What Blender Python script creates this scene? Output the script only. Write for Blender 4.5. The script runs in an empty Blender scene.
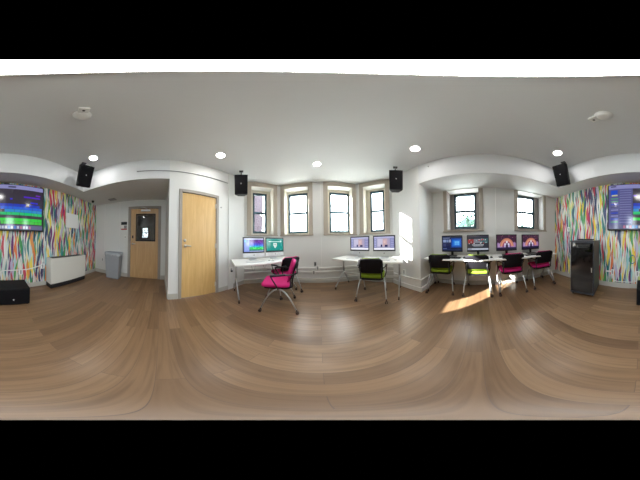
import bpy, bmesh, math, random
from mathutils import Vector, Matrix

# ------------------------------------------------------------------ camera
SC = bpy.context.scene
COL = SC.collection
PI = math.pi
EYE = 1.10
# The photograph is a full 360 x 180 degree panorama (equirectangular) shown
# 640 wide and 360 high; the lens maps nothing beyond the two poles.
LENS = '''
shader camera(output point position = 0.0,
              output vector direction = 0.0,
              output color throughput = 1.0)
{
  point p = camera_shader_raster_position();
  float lat = (p[1] - 0.5) * 480.0 / 360.0 * M_PI;
  float lon = (p[0] - 0.5) * 2.0 * M_PI;
  if (fabs(lat) > M_PI_2) { throughput = color(0.0); return; }
  direction = vector(cos(lat) * sin(lon), sin(lat), cos(lat) * cos(lon));
}
'''
cam = bpy.data.cameras.new('camera')
cam_ob = bpy.data.objects.new('camera', cam)
COL.objects.link(cam_ob)
SC.camera = cam_ob
P_, R_ = math.radians(1.0), math.radians(0.8)
fw = Vector((0, math.cos(P_), math.sin(P_)))
rt = Vector((math.cos(R_), 0, -math.sin(R_)))
rt = (rt - fw * rt.dot(fw)).normalized()
up = rt.cross(fw)
m = Matrix((rt, up, -fw)).transposed().to_4x4()
m.translation = Vector((0, 0, EYE))
cam_ob.matrix_world = m
cam.clip_start = 0.01
cam.clip_end = 500
cam.type = 'PANO'
cam.panorama_type = 'EQUIRECTANGULAR'
try:
    from cycles import osl as cycles_osl
    txt = bpy.data.texts.new('panorama_lens.osl')
    txt.write(LENS)
    ok, _path, code, code_hash = cycles_osl.update_internal_script(lambda *a: None, txt)
    if ok and code:
        cam.type = 'CUSTOM'
        cam.custom_mode = 'INTERNAL'
        cam.custom_shader = txt
        cam.custom_bytecode = code
        cam.custom_bytecode_hash = code_hash
except Exception as ex:
    print('plain panorama lens instead:', ex)

# ------------------------------------------------------------------ light and exposure
SC.view_settings.view_transform = 'Standard'
SC.view_settings.look = 'None'
SC.view_settings.gamma = 1
SC.view_settings.use_curve_mapping = False
SC.view_settings.exposure = 0.20
SKY = 19.0
SUN = 52.0
DOWN = 5.5
DISC = 9.0
world = bpy.data.worlds.new('sky')
SC.world = world
world.use_nodes = True
_bg = world.node_tree.nodes['Background']
_bg.inputs[0].default_value = (0.85, 0.93, 1.0, 1)
_bg.inputs[1].default_value = SKY
SC.cycles.max_bounces = 10
SC.cycles.diffuse_bounces = 6
SC.cycles.transparent_max_bounces = 12
SC.cycles.sample_clamp_indirect = 6
SC.cycles.caustics_reflective = False
SC.cycles.caustics_refractive = False
sun = bpy.data.lights.new('sun', 'SUN')
sun.energy = SUN
sun.color = (1.0, 0.96, 0.90)
sun.angle = math.radians(0.6)
sun_ob = bpy.data.objects.new('sun', sun)
COL.objects.link(sun_ob)
_el = math.radians(22.6)
_d = Vector((0.645 * math.cos(_el), -0.764 * math.cos(_el), -math.sin(_el)))
sun_ob.rotation_euler = _d.to_track_quat('-Z', 'Y').to_euler()


# ------------------------------------------------------------------ materials
def s2l(c):
    return tuple(((x / 255) / 12.92 if x / 255 <= .04045 else ((x / 255 + .055) / 1.055) ** 2.4) for x in c)


def mat(name, rgb, rough=.6, metal=0., spec=.5, noise=0., scale=20., bump=0., emit=None, estr=0., coat=0.):
    """Principled material with a little procedural variation; rgb is sRGB 0-255."""
    mt = bpy.data.materials.new(name)
    mt.use_nodes = True
    nt = mt.node_tree
    b = nt.nodes['Principled BSDF']
    c = s2l(rgb) + (1,)
    b.inputs['Base Color'].default_value = c
    b.inputs['Roughness'].default_value = rough
    b.inputs['Metallic'].default_value = metal
    b.inputs['Specular IOR Level'].default_value = spec
    b.inputs['Coat Weight'].default_value = coat
    if emit:
        b.inputs['Emission Color'].default_value = s2l(emit) + (1,)
        b.inputs['Emission Strength'].default_value = estr
    if noise or bump:
        tc = nt.nodes.new('ShaderNodeTexCoord')
        n = nt.nodes.new('ShaderNodeTexNoise')
        n.inputs['Scale'].default_value = scale
        n.inputs['Detail'].default_value = 4
        nt.links.new(tc.outputs['Object'], n.inputs['Vector'])
        if noise:
            mx = nt.nodes.new('ShaderNodeMix')
            mx.data_type = 'RGBA'
            mx.inputs[6].default_value = tuple(x * (1 - noise) for x in c[:3]) + (1,)
            mx.inputs[7].default_value = tuple(min(1, x * (1 + noise)) for x in c[:3]) + (1,)
            nt.links.new(n.outputs['Fac'], mx.inputs[0])
            nt.links.new(mx.outputs[2], b.inputs['Base Color'])
        if bump:
            bp = nt.nodes.new('ShaderNodeBump')
            bp.inputs['Strength'].default_value = bump
            bp.inputs['Distance'].default_value = .01
            nt.links.new(n.outputs['Fac'], bp.inputs['Height'])
            nt.links.new(bp.outputs['Normal'], b.inputs['Normal'])
    return mt


M = {}
M['wall'] = mat('white_wall_paint', (222, 223, 221), .55, noise=.02, scale=3, bump=.05)
M['ceiling'] = mat('ceiling_paint', (214, 216, 218), .85, noise=.02, scale=2)
M['taupe'] = mat('taupe_window_casing', (172, 163, 150), .5, noise=.03)
M['lining'] = mat('cream_window_lining', (206, 200, 186), .45, noise=.03)
M['jamb'] = mat('dark_taupe_jamb', (140, 134, 130), .45, noise=.03)
M['frame'] = mat('grey_door_frame', (158, 152, 144), .45, noise=.02)
M['base'] = mat('light_grey_baseboard', (186, 184, 178), .5, noise=.03)
M['sash'] = mat('dark_green_sash', (36, 66, 80), .4, noise=.05)
M['white'] = mat('white_plastic', (232, 232, 230), .4, noise=.01)
M['desk'] = mat('white_laminate', (236, 236, 232), .35, noise=.01)
M['silver'] = mat('silver_metal', (190, 192, 195), .32, metal=.85)
M['chrome'] = mat('brushed_steel', (208, 204, 196), .3, metal=.35)
M['alu'] = mat('light_aluminium', (214, 216, 218), .35, metal=.35)
M['black'] = mat('black_plastic', (24, 24, 28), .45, noise=.1)
M['mesh'] = mat('black_chair_shell', (15, 13, 20), .7, spec=.25, noise=.2, scale=200, bump=.1)
M['caster'] = mat('dark_caster', (46, 30, 30), .4)
M['green'] = mat('lime_green_fabric', (126, 150, 26), .85, noise=.12, scale=150, bump=.15)
M['pink'] = mat('magenta_fabric', (196, 22, 112), .85, noise=.12, scale=150, bump=.15)
M['bin'] = mat('grey_bin_plastic', (150, 154, 160), .5, noise=.04)
M['liner'] = mat('clear_white_liner', (172, 176, 182), .3, noise=.1, scale=30, bump=.5)
M['heater'] = mat('off_white_enamel', (216, 214, 206), .4, noise=.02)
M['darkgrille'] = mat('dark_grille', (70, 70, 68), .6)
M['grille'] = mat('speaker_grille', (9, 8, 14), .7, spec=.2, noise=.25, scale=400, bump=.2)
M['box'] = mat('speaker_cabinet', (13, 13, 16), .6, spec=.25, noise=.15, scale=60, bump=.1)
M['gloss'] = mat('smoked_glass_door', (10, 10, 14), .08, coat=.6)
M['rackgrey'] = mat('graphite_cabinet', (66, 66, 72), .4, metal=.3, noise=.05)
M['bluegrey'] = mat('outlet_grey', (150, 152, 154), .4)
M['darkslot'] = mat('outlet_slots', (60, 58, 56), .5)
M['red'] = mat('sign_red', (176, 40, 44), .5)
M['signblack'] = mat('sign_black', (36, 36, 40), .5)
M['cable'] = mat('white_cable', (225, 225, 222), .4)
M['bluecable'] = mat('blue_cable', (40, 110, 150), .45)
M['lamp'] = mat('lamp_diffuser', (255, 255, 255), .5, emit=(255, 252, 248), estr=14)
M['bark'] = mat('bark', (96, 82, 70), .9, noise=.2)
M['leaf'] = mat('tree_leaves', (40, 72, 58), .8, noise=.4, scale=3)
M['ground'] = mat('pale_ground', (214, 212, 204), .9, noise=.15, scale=.4)
M['stucco'] = mat('orange_stucco', (150, 104, 80), .9, noise=.06)
M['darkroom'] = mat('corridor_paint', (110, 106, 102), .8)


def glass_mat():
    mt = bpy.data.materials.new('window_glass')
    mt.use_nodes = True
    nt = mt.node_tree
    nt.nodes.clear()
    out = nt.nodes.new('ShaderNodeOutputMaterial')
    mx = nt.nodes.new('ShaderNodeMixShader')
    tr = nt.nodes.new('ShaderNodeBsdfTransparent')
    gl = nt.nodes.new('ShaderNodeBsdfGlossy')
    gl.inputs['Roughness'].default_value = .01
    tr.inputs[0].default_value = (.96, .98, .98, 1)
    mx.inputs[0].default_value = .05
    nt.links.new(tr.outputs[0], mx.inputs[1])
    nt.links.new(gl.outputs[0], mx.inputs[2])
    nt.links.new(mx.outputs[0], out.inputs[0])
    return mt


M['glass'] = glass_mat()


def math_node(nt, op, a, b=None, c=None):
    n = nt.nodes.new('ShaderNodeMath')
    n.operation = op
    for i, v in enumerate((a, b, c)):
        if v is None:
            continue
        if isinstance(v, (int, float)):
            n.inputs[i].default_value = v
        else:
            nt.links.new(v, n.inputs[i])
    return n.outputs[0]


def ramp(nt, fac, stops, const=False):
    r = nt.nodes.new('ShaderNodeValToRGB')
    cr = r.color_ramp
    if const:
        cr.interpolation = 'CONSTANT'
    while len(cr.elements) < len(stops):
        cr.elements.new(1.0)
    for e, (p, c) in zip(cr.elements, stops):
        e.position = p
        e.color = s2l(c) + (1,)
    nt.links.new(fac, r.inputs[0])
    return r.outputs[0]


def mixc(nt, f, a, b, kind='MIX'):
    mx = nt.nodes.new('ShaderNodeMix')
    mx.data_type = 'RGBA'
    mx.blend_type = kind
    if isinstance(f, (int, float)):
        mx.inputs[0].default_value = f
    else:
        nt.links.new(f, mx.inputs[0])
    for i, v in ((6, a), (7, b)):
        if isinstance(v, tuple):
            mx.inputs[i].default_value = v
        else:
            nt.links.new(v, mx.inputs[i])
    return mx.outputs[2]


def floor_mat():
    mt = bpy.data.materials.new('oak_plank_floor')
    mt.use_nodes = True
    nt = mt.node_tree
    b = nt.nodes['Principled BSDF']
    tc = nt.nodes.new('ShaderNodeTexCoord')
    br = nt.nodes.new('ShaderNodeTexBrick')
    br.offset = .37
    br.inputs['Scale'].default_value = 1.0
    br.inputs['Brick Width'].default_value = 1.15
    br.inputs['Row Height'].default_value = .125
    br.inputs['Mortar Size'].default_value = .0014
    br.inputs['Mortar Smooth'].default_value = .3
    br.inputs['Color1'].default_value = (0, 0, 0, 1)
    br.inputs['Color2'].default_value = (1, 1, 1, 1)
    br.inputs['Mortar'].default_value = (.5, .5, .5, 1)
    nt.links.new(tc.outputs['Object'], br.inputs['Vector'])
    tone = ramp(nt, br.outputs['Color'], [(0, (120, 93, 68)), (.35, (131, 103, 76)), (.7, (138, 109, 81)), (1, (149, 120, 91))])
    mp = nt.nodes.new('ShaderNodeMapping')
    mp.inputs['Scale'].default_value = (1.2, 22, 1)
    nt.links.new(tc.outputs['Object'], mp.inputs[0])
    add = nt.nodes.new('ShaderNodeVectorMath')
    add.operation = 'ADD'
    cc = nt.nodes.new('ShaderNodeVectorMath')
    cc.operation = 'SCALE'
    cc.inputs[3].default_value = 9.0
    nt.links.new(br.outputs['Color'], cc.inputs[0])
    nt.links.new(mp.outputs[0], add.inputs[0])
    nt.links.new(cc.outputs[0], add.inputs[1])
    n = nt.nodes.new('ShaderNodeTexNoise')
    n.inputs['Scale'].default_value = 1.6
    n.inputs['Detail'].default_value = 6
    n.inputs['Distortion'].default_value = .6
    nt.links.new(add.outputs[0], n.inputs['Vector'])
    grain = ramp(nt, n.outputs['Fac'], [(.3, (205, 200, 194)), (.5, (240, 238, 236)), (.72, (255, 255, 255))])
    col = mixc(nt, .8, tone, grain, 'MULTIPLY')
    col = mixc(nt, br.outputs['Fac'], col, s2l((96, 76, 62)) + (1,))
    nt.links.new(col, b.inputs['Base Color'])
    rr = math_node(nt, 'MULTIPLY_ADD', n.outputs['Fac'], .16, .26)
    nt.links.new(rr, b.inputs['Roughness'])
    b.inputs['Specular IOR Level'].default_value = .6
    bp = nt.nodes.new('ShaderNodeBump')
    bp.inputs['Strength'].default_value = .12
    bp.inputs['Distance'].default_value = .002
    inv = math_node(nt, 'SUBTRACT', 1.0, br.outputs['Fac'])
    nt.links.new(inv, bp.inputs['Height'])
    nt.links.new(bp.outputs[0], b.inputs['Normal'])
    return mt


M['floor'] = floor_mat()


def wallpaper_mat():
    """Vertical spindle-shaped coloured strokes on a pale ground."""
    mt = bpy.data.materials.new('spindle_wallpaper')
    mt.use_nodes = True
    nt = mt.node_tree
    b = nt.nodes['Principled BSDF']
    b.inputs['Roughness'].default_value = .6
    tc = nt.nodes.new('ShaderNodeTexCoord')
    sp = nt.nodes.new('ShaderNodeSeparateXYZ')
    nt.links.new(tc.outputs['Object'], sp.inputs[0])
    X, Zc = sp.outputs[0], sp.outputs[2]
    pal1 = [(0, (190, 26, 62)), (.12, (228, 112, 44)), (.24, (236, 206, 50)), (.36, (66, 156, 66)), (.48, (8, 118, 118)),
            (.6, (104, 24, 104)), (.74, (36, 44, 92)), (.86, (196, 210, 116)), (.93, (150, 200, 206))]
    pal2 = [(0, (30, 140, 130)), (.14, (222, 224, 216)), (.28, (228, 140, 60)), (.4, (60, 150, 80)), (.52, (204, 44, 84)),
            (.64, (186, 176, 204)), (.74, (238, 216, 70)), (.86, (44, 70, 110))]
    col = s2l((206, 207, 200)) + (1,)
    for k, (w, ln, amp, pal, off, keep) in enumerate((
            (.062, .64, .014, pal2, .0, .95), (.052, .54, .014, pal1, .37, .92), (.060, .66, .016, [(0, (226, 228, 224)), (.45, (206, 222, 216)), (.75, (190, 196, 200))], .7, .8),
            (.075, .56, .018, pal1, .18, .72), (.095, .5, .02, pal2, .53, .42))):
        wob = math_node(nt, 'SINE', math_node(nt, 'MULTIPLY_ADD', Zc, 7.0 + k, off * 9))
        xs = math_node(nt, 'MULTIPLY_ADD', wob, amp, X)
        u = math_node(nt, 'DIVIDE', xs, w)
        u = math_node(nt, 'ADD', u, off * 3 + 50)
        cu = math_node(nt, 'FLOOR', u)
        fu = math_node(nt, 'FRACT', u)
        wn = nt.nodes.new('ShaderNodeTexWhiteNoise')
        wn.noise_dimensions = '1D'
        nt.links.new(math_node(nt, 'ADD', cu, k * 31.7), wn.inputs['W'])
        v = math_node(nt, 'ADD', math_node(nt, 'DIVIDE', Zc, ln), math_node(nt, 'MULTIPLY', wn.outputs['Value'], 7.3))
        cv = math_node(nt, 'FLOOR', v)
        fv = math_node(nt, 'FRACT', v)
        wn2 = nt.nodes.new('ShaderNodeTexWhiteNoise')
        wn2.noise_dimensions = '2D'
        cmb = nt.nodes.new('ShaderNodeCombineXYZ')
        nt.links.new(cu, cmb.inputs[0])
        nt.links.new(math_node(nt, 'ADD', cv, k * 13.1), cmb.inputs[1])
        nt.links.new(cmb.outputs[0], wn2.inputs['Vector'])
        half = math_node(nt, 'MULTIPLY', math_node(nt, 'SINE', math_node(nt, 'MULTIPLY', fv, PI)), .37)
        dist = math_node(nt, 'ABSOLUTE', math_node(nt, 'SUBTRACT', fu, .5))
        inside = math_node(nt, 'LESS_THAN', dist, half)
        sepc = nt.nodes.new('ShaderNodeSeparateColor')
        nt.links.new(wn2.outputs['Color'], sepc.inputs[0])
        on = math_node(nt, 'LESS_THAN', sepc.outputs[1], keep)
        fac = math_node(nt, 'MULTIPLY', inside, on)
        fac = math_node(nt, 'MULTIPLY', fac, .92)
        c = ramp(nt, wn2.outputs['Value'], pal, True)
        col = mixc(nt, fac, col, c)
    nt.links.new(col, b.inputs['Base Color'])
    return mt


M['wallpaper'] = wallpaper_mat()


def wood_mat(name, c1, c2):
    mt = bpy.data.materials.new(name)
    mt.use_nodes = True
    nt = mt.node_tree
    b = nt.nodes['Principled BSDF']
    b.inputs['Roughness'].default_value = .35
    tc = nt.nodes.new('ShaderNodeTexCoord')
    mp = nt.nodes.new('ShaderNodeMapping')
    mp.inputs['Scale'].default_value = (8, 8, .7)
    nt.links.new(tc.outputs['Object'], mp.inputs[0])
    n = nt.nodes.new('ShaderNodeTexNoise')
    n.inputs['Scale'].default_value = 2
    n.inputs['Detail'].default_value = 5
    n.inputs['Distortion'].default_value = 1.2
    nt.links.new(mp.outputs[0], n.inputs['Vector'])
    c = ramp(nt, n.outputs['Fac'], [(.3, c1), (.7, c2)])
    nt.links.new(c, b.inputs['Base Color'])
    return mt


M['maple'] = wood_mat('maple_door_veneer', (206, 166, 104), (222, 186, 126))
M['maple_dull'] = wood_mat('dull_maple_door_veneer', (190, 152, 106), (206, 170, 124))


def brick_mat():
    mt = bpy.data.materials.new('brick_facade')
    mt.use_nodes = True
    nt = mt.node_tree
    b = nt.nodes['Principled BSDF']
    b.inputs['Roughness'].default_value = .9
    tc = nt.nodes.new('ShaderNodeTexCoord')
    mp = nt.nodes.new('ShaderNodeMapping')
    mp.inputs['Rotation'].default_value = (PI / 2, 0, 0)
    nt.links.new(tc.outputs['Object'], mp.inputs[0])
    br = nt.nodes.new('ShaderNodeTexBrick')
    br.inputs['Scale'].default_value = 1
    br.inputs['Brick Width'].default_value = .22
    br.inputs['Row Height'].default_value = .075
    br.inputs['Mortar Size'].default_value = .008
    br.inputs['Color1'].default_value = s2l((46, 32, 40)) + (1,)
    br.inputs['Color2'].default_value = s2l((38, 27, 35)) + (1,)
    br.inputs['Mortar'].default_value = s2l((60, 54, 60)) + (1,)
    nt.links.new(mp.outputs[0], br.inputs['Vector'])
    nt.links.new(br.outputs[0], b.inputs['Base Color'])
    return mt


M['brick'] = brick_mat()
_em = {}


def glow(rgb, k=1.0):
    """Colour shown by a lit screen."""
    key = (rgb, k)
    if key not in _em:
        mt = mat('screen_pixels_%d_%d_%d' % rgb, (8, 8, 10), .12, emit=rgb, estr=k)
        _em[key] = mt
    return _em[key]


# ------------------------------------------------------------------ mesh helpers
class MB:
    def __init__(self):
        self.bm = bmesh.new()
        self.mats = []
        self.M = Matrix.Identity(4)

    def mi(self, m):
        if m is None:
            return 0
        if m not in self.mats:
            self.mats.append(m)
        return self.mats.index(m)

    def face(self, pts, m=None):
        vs = [self.bm.verts.new(self.M @ Vector(p)) for p in pts]
        f = self.bm.faces.new(vs)
        f.material_index = self.mi(m)
        return f

    def box(self, a, b, m=None, T=None):
        T = self.M @ T if T is not None else self.M
        v = [self.bm.verts.new(T @ Vector((x, y, z))) for x in (a[0], b[0]) for y in (a[1], b[1]) for z in (a[2], b[2])]
        k = self.mi(m)
        for q in ((0, 1, 3, 2), (4, 6, 7, 5), (0, 4, 5, 1), (2, 3, 7, 6), (0, 2, 6, 4), (1, 5, 7, 3)):
            f = self.bm.faces.new([v[i] for i in q])
            f.material_index = k
        return self

    def prism(self, pts, z0, z1, m=None):
        k = self.mi(m)
        lo = [self.bm.verts.new(self.M @ Vector((p[0], p[1], z0))) for p in pts]
        hi = [self.bm.verts.new(self.M @ Vector((p[0], p[1], z1))) for p in pts]
        fs = [self.bm.faces.new(lo[::-1]), self.bm.faces.new(hi)]
        n = len(pts)
        for i in range(n):
            fs.append(self.bm.faces.new((lo[i], lo[(i + 1) % n], hi[(i + 1) % n], hi[i])))
        for f in fs:
            f.material_index = k
        return self

    def tube(self, path, r, n=8, m=None, flat=1.0):
        k = self.mi(m)
        path = [Vector(p) for p in path]
        rs = r if isinstance(r, (list, tuple)) else [r] * len(path)
        rings = []
        prev = None
        for i, p in enumerate(path):
            if i == 0:
                t = path[1] - p
            elif i == len(path) - 1:
                t = p - path[i - 1]
            else:
                t = (path[i + 1] - p).normalized() + (p - path[i - 1]).normalized()
            t.normalize()
            if prev is None:
                a = Vector((0, 0, 1)) if abs(t.z) < .9 else Vector((1, 0, 0))
                u = t.cross(a).normalized()
            else:
                u = (prev - t * prev.dot(t)).normalized()
            prev = u
            w = t.cross(u)
            rings.append([self.bm.verts.new(self.M @ (p + u * rs[i] * math.cos(2 * PI * j / n) * flat + w * rs[i] * math.sin(2 * PI * j / n))) for j in range(n)])
        for a, b in zip(rings, rings[1:]):
            for j in range(n):
                f = self.bm.faces.new((a[j], a[(j + 1) % n], b[(j + 1) % n], b[j]))
                f.material_index = k
                f.smooth = True
        for rr in (rings[0][::-1], rings[-1]):
            f = self.bm.faces.new(rr)
            f.material_index = k
        return self

    def lathe(self, prof, c=(0, 0, 0), axis='Z', n=24, m=None):
        """prof: (radius, height) list around an axis through c."""
        k = self.mi(m)
        c = Vector(c)

        def pt(r, h, a):
            x, y = r * math.cos(a), r * math.sin(a)
            v = {'Z': (x, y, h), 'X': (h, x, y), 'Y': (y, h, x)}[axis]
            return self.M @ (c + Vector(v))
        rings = []
        for r, h in prof:
            if r < 1e-6:
                rings.append([self.bm.verts.new(pt(0, h, 0))])
            else:
                rings.append([self.bm.verts.new(pt(r, h, 2 * PI * j / n)) for j in range(n)])
        for a, b in zip(rings, rings[1:]):
            for j in range(n):
                q = []
                q += [a[0]] if len(a) == 1 else [a[j], a[(j + 1) % n]]
                q += [b[0]] if len(b) == 1 else [b[(j + 1) % n], b[j]]
                if len(q) > 2:
                    f = self.bm.faces.new(q)
                    f.material_index = k
                    f.smooth = True
        return self

    def build(self, name, material=None, parent=None, bevel=0., smooth=False, seg=2):
        bmesh.ops.recalc_face_normals(self.bm, faces=self.bm.faces)
        me = bpy.data.meshes.new(name)
        if smooth:
            for f in self.bm.faces:
                f.smooth = True
        self.bm.to_mesh(me)
        self.bm.free()
        if self.mats:
            for x in self.mats:
                me.materials.append(x)
        else:
            me.materials.append(material)
        o = bpy.data.objects.new(name, me)
        COL.objects.link(o)
        o.parent = parent
        if bevel:
            bv = o.modifiers.new('edge', 'BEVEL')
            bv.width = bevel
            bv.segments = seg
            bv.limit_method = 'ANGLE'
            bv.angle_limit = math.radians(40)
        return o


def tag(o, label=None, cat=None, group=None, kind=None):
    if label:
        o['label'] = label
    if cat:
        o['category'] = cat
    if group:
        o['group'] = group
    if kind:
        o['kind'] = kind
    return o


def empty(name, loc, rz=0., label=None, cat=None, group=None, kind=None):
    o = bpy.data.objects.new(name, None)
    COL.objects.link(o)
    o.location = loc
    o.rotation_euler = (0, 0, rz)
    o.empty_display_size = .1
    return tag(o, label, cat, group, kind)


def copy_tree(o, parent=None):
    c = o.copy()
    COL.objects.link(c)
    if parent is not None:
        c.parent = parent
    for ch in list(o.children):
        copy_tree(ch, c)
    return c


def frame(a, b, inside=(0, 0)):
    """Matrix whose X runs from a to b, Y points out of the room, Z up; origin at a."""
    a, b = Vector((a[0], a[1], 0)), Vector((b[0], b[1], 0))
    x = (b - a).normalized()
    y = Vector((-x.y, x.x, 0))
    if y.dot(a - Vector((inside[0], inside[1], 0))) < 0:
        y = -y
    z = Vector((0, 0, 1))
    mtx = Matrix((x, y, z)).transposed().to_4x4()
    mtx.translation = a
    return mtx


# ------------------------------------------------------------------ the room
H, S = 2.83, 2.33          # main ceiling, dropped soffit
XW, XE, XR = -2.0, 1.91, 2.59
YB = -2.35
XN = -3.22
YP = 1.28                  # pillar side face
YS = -1.90                 # face of the soffit before the patterned wall
T = .38
A, B, C, D = (-2.0, 2.17), (-1.22, 3.0), (1.17, 3.0), (1.91, 2.20)


def structure(o):
    return tag(o, kind='structure')


mb = MB()
mb.prism([(-3.6, -2.7), (3.0, -2.7), (3.0, 2.3), (1.4, 3.4), (-1.4, 3.4), (-3.6, 2.2)], -.12, 0)
structure(mb.build('floor', M['floor']))
mb = MB()
mb.prism([(-3.6, -2.7), (3.0, -2.7), (3.0, 2.3), (1.4, 3.4), (-1.4, 3.4), (-3.6, 2.2)], H, H + .15)
structure(mb.build('ceiling', M['ceiling']))
mb = MB()
mb.box((XN, YB, S), (XR, YS, H - .001))
mb.box((XN, YS, S), (XW, .17, H - .001))
mb.box((XE, YS, S), (XR, YP, H - .001))
structure(mb.build('ceiling_soffit', M['ceiling']))


def wall(name, a, b, z0, z1, holes, t, material, ends=(0, 0)):
    """Wall whose room face is the line a-b; holes: (s0, s1, z0, z1)."""
    mb = MB()
    mb.M = frame(a, b)
    L = (Vector(b) - Vector(a)).length
    s = -ends[0]
    for (s0, s1, h0, h1) in sorted(holes):
        mb.box((s, 0, z0), (s0, t, z1))
        if h0 > z0 + .001:
            mb.box((s0, 0, z0), (s1, t, h0))
        if h1 < z1 - .001:
            mb.box((s0, 0, h1), (s1, t, z1))
        s = s1
    mb.box((s, 0, z0), (L + ends[1], t, z1))
    return structure(mb.build(name, material))


# windows: (wall a, wall b, centre along wall, opening half width, z0, z1, sash half width, sash centre shift)
WIN = [
    ('window_1', A, B, .55, .345, 1.32, 2.69),
    ('window_2', B, C, .51, .38, 1.32, 2.69),
    ('window_3', B, C, 1.84, .38, 1.32, 2.69),
    ('window_4', C, D, .55, .345, 1.32, 2.69),
    ('window_5', (XR, YP), (XR, YB), YP - .43, .42, 1.31, S - .02),
    ('window_6', (XR, YP), (XR, YB), YP + 1.43, .42, 1.31, S - .02),
]


def hole(w):
    return (w[3] - w[4], w[3] + w[4], w[5], w[6])


wall('wall_bay_left', A, B, 0, H, [hole(WIN[0])], T, M['wall'], (.1, .08))
wall('wall_bay_front', B, C, 0, H, [hole(WIN[1]), hole(WIN[2])], T, M['wall'], (.0, .0))
wall('wall_bay_right', C, D, 0, H, [hole(WIN[3])], T, M['wall'], (.08, .1))
wall('wall_right', (XR, YP), (XR, YB), 0, H, [hole(WIN[4]), hole(WIN[5])], T, M['wall'], (.0, .3))
mb = MB()
mb.prism([(XE, YP), (XR + T, YP), (XR + T, 2.4), (XE, 2.4)], 0, H)
structure(mb.build('wall_pillar_right', M['wall']))
# closet wall on the left with the yellow door
DL0, DL1 = .435, 1.225
wall('wall_left', (XW, .17), (XW, 2.2), 0, H, [(DL0 - .17, DL1 - .17, 0, 2.05)], .14, M['wall'])
mb = MB()
mb.box((XN, .17, 0), (XW - .14, .29, H - .001))
structure(mb.build('wall_recess_side', M['wall']))
E0, E1 = -.96, -.06
wall('wall_recess_back', (XN, .29), (XN, YB), 0, H, [(.29 - E1, .29 - E0, 0, 2.06)], .14, M['wall'], (0, .3))
wall('wall_back', (XN, YB), (XR, YB), 0, H, [], .2, M['wallpaper'], (.3, .3))
# dark corridor behind the glazed door, closet behind the yellow one
mb = MB()
mb.box((-4.9, -1.6, -.05), (-4.8, .6, 2.5))
mb.box((-4.8, -1.6, -.05), (-3.33, -1.5, 2.5))
mb.box((-4.8, .5, -.05), (-3.33, .6, 2.5))
mb.box((-4.9, -1.6, 2.5), (-3.33, .6, 2.6))
structure(mb.build('wall_corridor', M['darkroom']))
mb = MB()
mb.box((-4.9, -1.6, -.15), (-3.6, .6, -.0))
structure(mb.build('floor_corridor', M['floor']))


# windows ------------------------------------------------------------
def window(name, a, b, c, hw, z0, z1, shift=0., sw=.31, zt=2.52, full_casing=True):
    F = frame(a, b)
    L0 = c - hw
    root = MB()
    root.M = F
    y = .28                                  # sash depth in the reveal
    w0, w1 = c + shift - sw, c + shift + sw
    zb = z0 + .04
    fr = .062

    def bar(s0, s1, h0, h1, y0=y, y1=y + .05):
        root.box((s0, y0, h0), (s1, y1, h1))
    bar(w0, w0 + fr, zb, zt)
    bar(w1 - fr, w1, zb, zt)
    bar(w0 + fr, w1 - fr, zt - fr - .01, zt)
    bar(w0 + fr, w1 - fr, zb, zb + fr)
    zm = (zb + zt) / 2 - .02
    bar(w0 + fr, w1 - fr, zm - .032, zm + .032)
    r = root.build(name, M['sash'], bevel=.004)
    structure(r)
    g = MB()
    g.M = F
    g.box((w0 + fr, y + .02, zm + .032), (w1 - fr, y + .026, zt - fr - .01))
    g.build('upper_pane', M['glass'], r)
    g = MB()
    g.M = F
    g.box((w0 + fr, y + .02, zb + fr), (w1 - fr, y + .026, zm - .032))
    g.build('lower_pane', M['glass'], r)
    # panels that close the gap between sash and masonry
    p = MB()
    p.M = F
    s0, s1 = c - hw, c + hw
    if w0 - s0 > .002:
        p.box((s0, y - .02, z0), (w0, y + .07, z1))
    if s1 - w1 > .002:
        p.box((w1, y - .02, z0), (s1, y + .07, z1))
    p.box((w0, y - .02, zt), (w1, y + .07, z1))
    p.box((w0, y - .02, z0), (w1, y + .07, zb))
    p.box((s0, 0, z0), (s0 + .012, y - .02, z1))
    p.box((s1 - .012, 0, z0), (s1, y - .02, z1))
    p.build('jamb_lining', M['lining'] if full_casing else M['jamb'], r)
    k = MB()
    k.M = F
    cw = .125 if full_casing else .10
    ztop = H - .003 if full_casing else z1
    k.box((s0 - cw, -.022, z0 - .02), (s0, 0, ztop))
    k.box((s1, -.022, z0 - .02), (s1 + cw, 0, ztop))
    if full_casing:
        k.box((s0, -.022, z1), (s1, 0, ztop))
    k.box((s0 - cw - .01, -.045, z0 - .045), (s1 + cw + .01, .02, z0 - .015))
    k.build('casing', M['taupe'], r, bevel=.004)
    s = MB()
    s.M = F
    s.box((s0, 0, z0 - .012), (s1, y - .02, z0 + .004))
    s.build('sill_board', M['taupe'], r)
    # daylight portal in the opening
    la = bpy.data.lights.new(name + '_daylight', 'AREA')
    la.shape = 'RECTANGLE'
    la.size = (w1 - w0)
    la.size_y = zt - zb
    la.cycles.is_portal = True
    lo = bpy.data.objects.new(name + '_daylight', la)
    COL.objects.link(lo)
    nrm = (F.to_3x3() @ Vector((0, -1, 0)))
    lo.location = F @ Vector(((w0 + w1) / 2, y + .08, (zb + zt) / 2))
    lo.rotation_euler = nrm.to_track_quat('-Z', 'Y').to_euler()
    return r


window(*WIN[0], shift=-.02, sw=.235, zt=2.61)
window(*WIN[1], shift=-.005, sw=.33, zt=2.615)
window(*WIN[2], shift=.03, sw=.33, zt=2.615)
window(*WIN[3], shift=.025, sw=.235, zt=2.63)
window(*WIN[4], shift=.02, sw=.315, zt=S - .03, full_casing=False)
window(*WIN[5], shift=-.05, sw=.315, zt=S - .03, full_casing=False)


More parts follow.
